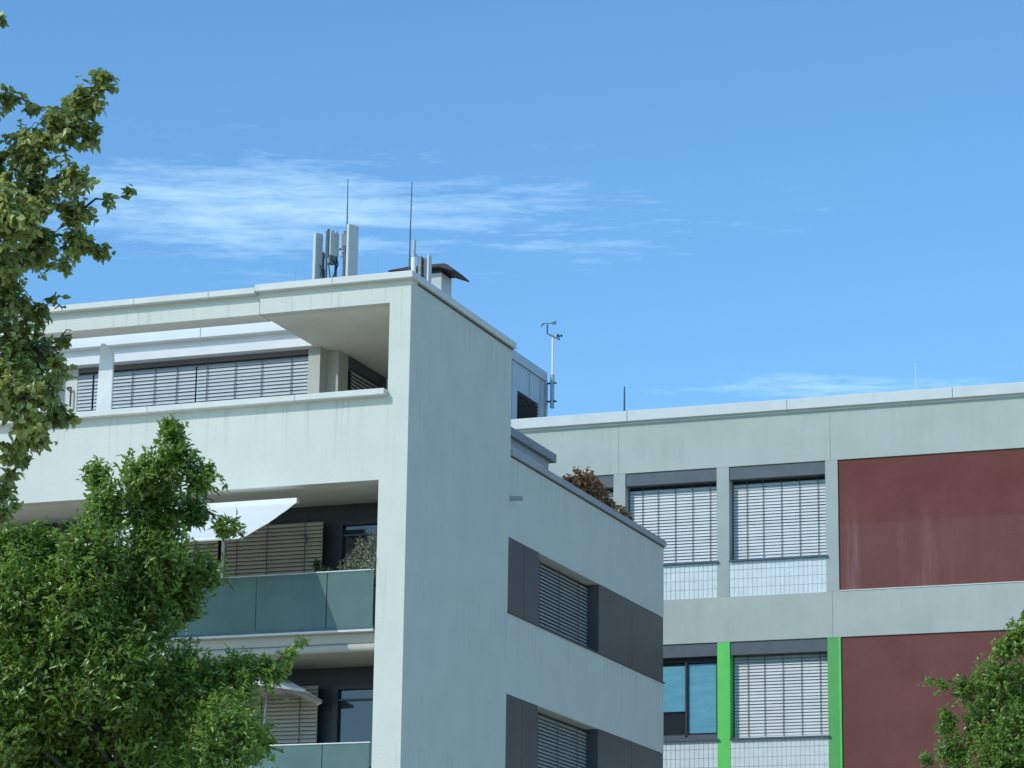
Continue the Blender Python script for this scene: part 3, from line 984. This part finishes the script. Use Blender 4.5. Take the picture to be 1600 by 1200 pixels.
MB().box(.04, .07, -.03, .0, 2.0, 2.03).build('lug', 'steel', a2)
# right panel antenna with rod
a3 = thing('panel_antenna', 'tall broad pale panel antenna with a thin rod on top, right of the group', 'antenna', (-2.49, 3.0, 15.66), rz=TURN)
MB().box(-.123, .123, -.035, .035, .2, 2.11).build('radome', 'antenna', a3, bevel=.010)
MB().box(-.06, .06, .04, .10, .3, 2.0).build('back_housing', 'antenna_back', a3, bevel=.008)
MB().tube((-.03, .17, 0), (-.03, .17, 2.02), .038, .038, 10).build('pole', 'steel_dark', a3)
MB().box(-.07, .01, .11, .24, 1.72, 1.98).build('clamp', 'antenna_back', a3)
MB().box(-.05, .02, .09, .21, .35, 1.55).build('filter_box', 'steel_dark', a3)
MB().box(-.04, .0, .10, .34, 1.68, 1.72).build('bracket', 'steel', a3)
rg = MB()
for i in range(10):
    t0, t1 = 2 * math.pi * i / 10, 2 * math.pi * (i + 1) / 10
    rg.tube((-.09 + .032 * math.cos(t0), .20, 1.56 + .05 * math.sin(t0)), (-.09 + .032 * math.cos(t1), .20, 1.56 + .05 * math.sin(t1)), .016, .016, 6)
rg.build('cable_loop', 'plastic_white', a3)
MB().tube((-.10, .05, 2.0), (-.11, .05, 3.02), .014, .008, 8).build('lightning_rod', 'steel_dark', a3)
# thin air terminals
def rod(loc, h, r, label, mat='steel', group=None):
    t = thing('lightning_rod', label, 'rod', loc, group)
    MB().tube((0, 0, 0), (0, 0, h), r, r * .6, 8).build('rod', mat, t)
    MB().tube((0, 0, 0), (0, 0, .06), .09, .08, 12).build('foot', 'roof', t)
    return t
rod((-3.65, 3.0, 15.74), 1.32, .006, 'hair thin short rod on the roof left of the panel antennas')
rod((-1.95, 3.0, 15.66), 1.45, .006, 'hair thin short rod on the roof between panel antennas and flue')
t = rod((-.38, .8, 15.66), 1.06, .020, 'tall dark lightning rod at the roof corner beside the flue pipe', 'steel_dark')
MB().tube((0, 0, 1.06), (.012, 0, 2.07), .013, .009, 8).build('tip', 'steel_dark', t)
# flue pipe and narrow mounts at the corner
fl = thing('flue_pipe', 'pale metal flue pipe standing at the roof corner', 'pipe', (-.30, .8, 15.66))
MB().tube((0, 0, 0), (0, 0, .69), .046, .046, 16).build('lower_pipe', 'white_metal', fl, smooth=False)
MB().tube((0, 0, .69), (0, 0, .97), .034, .034, 14).build('upper_pipe', 'steel', fl)
MB().tube((0, 0, .66), (0, 0, .70), .055, .055, 16).build('collar', 'steel', fl)
cb = thing('antenna_cabinet', 'dark narrow antenna housings beside the flue pipe at the roof corner', 'antenna', (-.14, .95, 15.79))
MB().box(-.10, -.03, -.12, .02, 0, .55).build('housing', 'antenna_back', cb, bevel=.008)
MB().box(-.025, .07, -.06, .04, .0, .52).build('housing', 'steel_dark', cb, bevel=.008)
MB().box(.075, .11, -.10, .05, .0, .57).build('cover_plate', 'antenna', cb, bevel=.006)
# chimney with hood
cm = thing('chimney', 'sheet metal chimney under a wide dark brown hood near the roof corner', 'chimney', (-1.5, 4.25, 15.66))
MB().box(-.45, .44, -.25, .27, 0, 1.33).build('shaft', 'chimney', cm, bevel=.01)
MB().box(-.44, .43, -.24, .26, 1.33, 1.44).build('opening', 'frame_dark', cm)
hd = MB()
prof = [(-.60, 1.395), (-.45, 1.40), (.45, 1.40), (.74, 1.29), (.75, 1.31), (.62, 1.43), (.55, 1.455), (-.2, 1.455), (-.60, 1.415)]
hd.prism([(p[0], p[1]) for p in prof], 'y', -.42, .42)
hd.build('hood', 'hood', cm)

# ------------------------------------------------------------------ grey office building behind
BS = 1.07          # drawn on a 4 m storey grid, a storey is really 4.28 m
B = thing('office_building', 'grey concrete office building with oxblood red wall fields behind the white building', 'building', (-1.325, 21.34, -.112))
B.scale = (BS, BS, BS)
BX0, BX1 = -9.0, 16.0
def bb(x0, x1, y0, y1, z0, z1):
    return MB().box(x0, x1, y0, y1, z0, z1)
bb(BX0, BX1, .5, 14, 0, 16.9).build('building_core', 'grout', B)
for a, b_ in ((BX0, -1.86), (-1.857, 3.168), (3.172, 8.3), (8.304, BX1)):
    bb(a, b_, 0, .5, 15.82, 16.98).build('concrete_beam', 'concrete', B, bevel=.006)
    bb(a, b_, 0, .5, 11.80, 12.825).build('concrete_beam', 'concrete', B, bevel=.006)
    bb(a, b_, 0, .5, 7.78, 8.80).build('concrete_beam', 'concrete', B, bevel=.006)
bb(BX0, BX1, 0, .5, 0, 7.78).build('lower_wall', 'concrete', B)
# roof edge
bb(BX0, BX1, -.02, .4, 16.98, 17.03).build('roof_lip', 'coping', B)
cp_ = None
for a, b_ in ((BX0, -4.9), (-4.893, -1.62), (-1.613, 2.2), (2.207, 6.0), (6.007, 9.8), (9.807, 13.0), (13.007, BX1)):
    o = bb(a, b_, -.12, .55, 17.03, 17.28).build('roof_coping' if cp_ is None else 'coping_piece', 'zinc_pale', cp_ or B, bevel=.012)
    cp_ = cp_ or o
bb(BX0, BX1, .55, 14, 16.9, 17.1).build('roof_surface', 'roof', B)
PIL = [(-6.98, -6.68), (-4.48, -4.18), (-1.98, -1.69), (.50, .795), (3.04, 3.33)]
for a, b_ in PIL:
    bb(a, b_, .004, .5, 12.825, 15.82).build('pillar', 'pillar_c', B, bevel=.006)
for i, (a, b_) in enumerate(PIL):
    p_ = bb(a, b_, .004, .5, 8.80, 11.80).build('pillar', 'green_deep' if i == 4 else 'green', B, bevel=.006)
    p_['label'] = 'mid green pillar' if i == 4 else 'bright green painted pillar'
bb(3.30, 3.345, -.004, .3, 8.80, 11.797).build('edge_trim', 'green', B)
# red fields
for z0, z1 in ((12.825, 15.82), (8.80, 11.80)):
    bb(3.352, 8.85, .035, .5, z0 + .0, z1 - .0).build('red_wall_field', 'red', B)
    bb(8.85, 9.15, .004, .5, z0, z1).build('pillar', 'pillar_c', B)
    bb(9.17, 15.6, .035, .5, z0, z1).build('red_wall_field', 'red', B)
bb(3.335, 8.84, -.012, .034, 12.828, 12.85).build('flashing', 'coping', B)
tile_me = MB().box(-.050, .050, 0, .012, -.098, .098).mesh('tile')
tile_me.materials.append(M['tile'])

def bay(x0, x1, zt, zb, tiles_from, blinds=True, tiled=True):
    """window with blind between two pillars: zt beam soffit, zb top of the beam below"""
    wd = bb(x0 + .003, x1 - .003, .34, .5, zb + .8, zt - .005).build('window', 'frame_dark', B)
    bb(x0 + .003, x1 - .003, .03, .30, zt - .30, zt - .004).build('blind_housing', 'box_grey', wd, bevel=.006)
    bb(x0 + .04, x1 - .04, .325, .339, zb + .9, zt - .32).build('pane', 'glass', wd)
    sz = zb + .815
    bb(x0 - .0, x1 + .045, -.055, .33, sz - .02, sz + .012).build('window_sill', 'steel_dark', wd)
    if tiled:
        tp = bb(x0 + .003, x1 - .003, .03, .4, zb + .004, sz - .02).build('tile_panel', 'grout', B)
        n = int(round((x1 - x0) / .1085))
        pit = (x1 - x0) / n
        loc = []
        for r_ in range(4):
            zc = zb + .10 + r_ * .203
            for k in range(n):
                xc = x0 + (k + .5) * pit
                if xc < tiles_from:
                    continue
                loc.append((xc, .0 + .018 + random.uniform(-.0015, .0015), zc))
        for l in loc:
            o = bpy.data.objects.new('tile', tile_me)
            COL.objects.link(o)
            o.parent = tp
            o.location = l
            o.rotation_euler = (random.uniform(-.01, .01), 0, random.uniform(-.012, .012))
            if l[2] > zb + .6:
                o.scale = (1, 1, .98)
    if blinds:
        cx = [x0 + (x1 - x0) * q for q in (.16, .33, .52, .71, .90)]
        blind(B, x0 + .035, x1 - .015, sz + .075, zt - .31, 'slat_white', pitch=.072, width=.088, tilt=60, origin=(0, .26, 0), cords=cx, jitter=.09)
    return wd
bay(-4.18, -1.98, 15.82, 12.825, 99)
bay(-1.69, .50, 15.82, 12.825, -.98)
bay(.795, 3.04, 15.82, 12.825, 0)
bay(.795, 3.04, 11.80, 8.80, 0)
wl = bay(-1.69, .50, 11.80, 8.80, -.98, blinds=False)
bay(-4.18, -1.98, 11.80, 8.80, 99)
# the open window with blue roller blinds
fr = MB().holes('y', .18, .33, -1.68, .495, 9.66, 11.49, [(-1.60, -.31, 9.78, 11.40), (-.24, .42, 9.78, 11.38)]).build('sash_frame', 'frame_dark', wl)
bb(-1.60, -.31, .22, .23, 10.30, 11.33).build('roller_blind', 'roller', wl)
bb(-.24, .415, .22, .23, 9.80, 11.36).build('roller_blind', 'roller', wl)
bb(-1.6, -.31, .28, .29, 9.78, 11.40).build('sash_pane', 'glass', wl)
bb(-.30, -.25, .15, .18, 9.70, 11.42).build('mullion', 'frame_dark', wl)
bb(-1.68, .49, .15, .2, 9.645, 9.75).build('bottom_rail', 'box_grey', wl)

# plant room on the grey building's roof
pr_ = thing('plant_room', 'pale metal clad plant room with a dark louvre on the roof behind', 'plant room', (-8.28, 23.48, 18.185))
pr_.scale = (BS, BS, BS)
def pb(x0, x1, y0, y1, z0, z1):
    return MB().box(x0 + 6.5, x1 + 6.5, y0 - 19, y1 - 19, z0 - 17.1, z1 - 17.1)
MB().holes('x', 1.35, 1.45, -2.1, 1.82, 0, 2.05, [(-.22, 1.30, .62, 1.38)]).build('side_wall', 'plant_metal', pr_)
for y, zs in ((-1.85, 0), (-1.25, 0), (-.62, 0), (.61, 1.40), (1.39, 0)):
    MB().box(1.45, 1.462, y - .012, y + .012, zs, 2.05).build('seam', 'coping_grey', pr_)
MB().box(-1.5, 1.34, -2.1, 1.82, 0, 2.05).build('inner_walls', 'plant_metal', pr_)
MB().box(1.352, 1.36, -.22, 1.30, .62, 1.38).build('louvre_back', 'louvre', pr_)
lm = MB().prism([(-.03, -.04), (.05, .02), (.05, .028), (-.03, -.032)], 'y', -.22, 1.30).mesh('slat')
lm.materials.append(M['louvre'])
copies('louvre_slat', lm, pr_, [(1.385, 0, .68 + .085 * i) for i in range(8)])
MB().box(-1.55, 1.50, -2.15, 1.78, 2.05, 2.29).build('roof_cap', 'plant_metal', pr_, bevel=.01)
MB().box(1.452, 1.50, 1.70, 1.83, .3, 2.0).build('corner_duct', 'steel', pr_)
# wind vane mast
an = thing('wind_mast', 'slim white mast with anemometer and wind vane at the plant room corner', 'mast', (-6.568, 25.47, 19.79))
an.scale = (BS, BS, BS)
MB().tube((0, 0, 0), (0, 0, 1.70), .030, .026, 10).build('mast', 'white_metal', an)
MB().tube((0, 0, -.1), (0, 0, .75), .055, .055, 10).build('lower_post', 'steel', an)
for z in (.05, .52):
    MB().box(-.14, .11, -.035, .035, z, z + .035).build('clamp', 'steel_dark', an)
arm = MB().box(-.19, .19, -.02, .02, -.02, .02).build('cross_arm', 'steel_dark', an, loc=(.01, 0, 1.74))
arm.rotation_euler = (0, math.radians(30), 0)
MB().tube((-.15, 0, 1.82), (-.15, 0, 2.06), .02, .02, 8).build('vane_post', 'steel_dark', an)
va = MB()
va.tube((-.30, 0, 2.09), (.02, 0, 2.09), .010, .010, 6)
va.prism([(-.34, 2.03), (-.25, 2.12), (-.22, 2.10), (-.30, 2.02)], 'y', -.006, .006)
va.prism([(-.02, 2.06), (.08, 2.05), (.08, 2.13), (-.02, 2.12)], 'y', -.02, .02)
va.build('wind_vane', 'steel_dark', an)
cu = MB()
cu.tube((.17, 0, 1.64), (.17, 0, 1.75), .014, .014, 8)
for i in range(3):
    a = 2.094 * i + .4
    cu.tube((.17, 0, 1.75), (.17 + .06 * math.cos(a), .06 * math.sin(a), 1.75), .007, .007, 6)
    cu.tube((.17 + .06 * math.cos(a) - .02, .06 * math.sin(a), 1.75), (.17 + .06 * math.cos(a) + .025, .06 * math.sin(a), 1.75), .04, .016, 10)
cu.build('anemometer', 'steel_dark', an)
# rods on the grey building's roof
rod((-3.486, 22.303, 18.185), 1.10, .030, 'short stout dark rod on the grey building roof', 'steel_dark')
rod((3.479, 24.55, 18.185), 1.73, .012, 'long thin pale rod on the grey building roof above the red wall', 'white_metal')
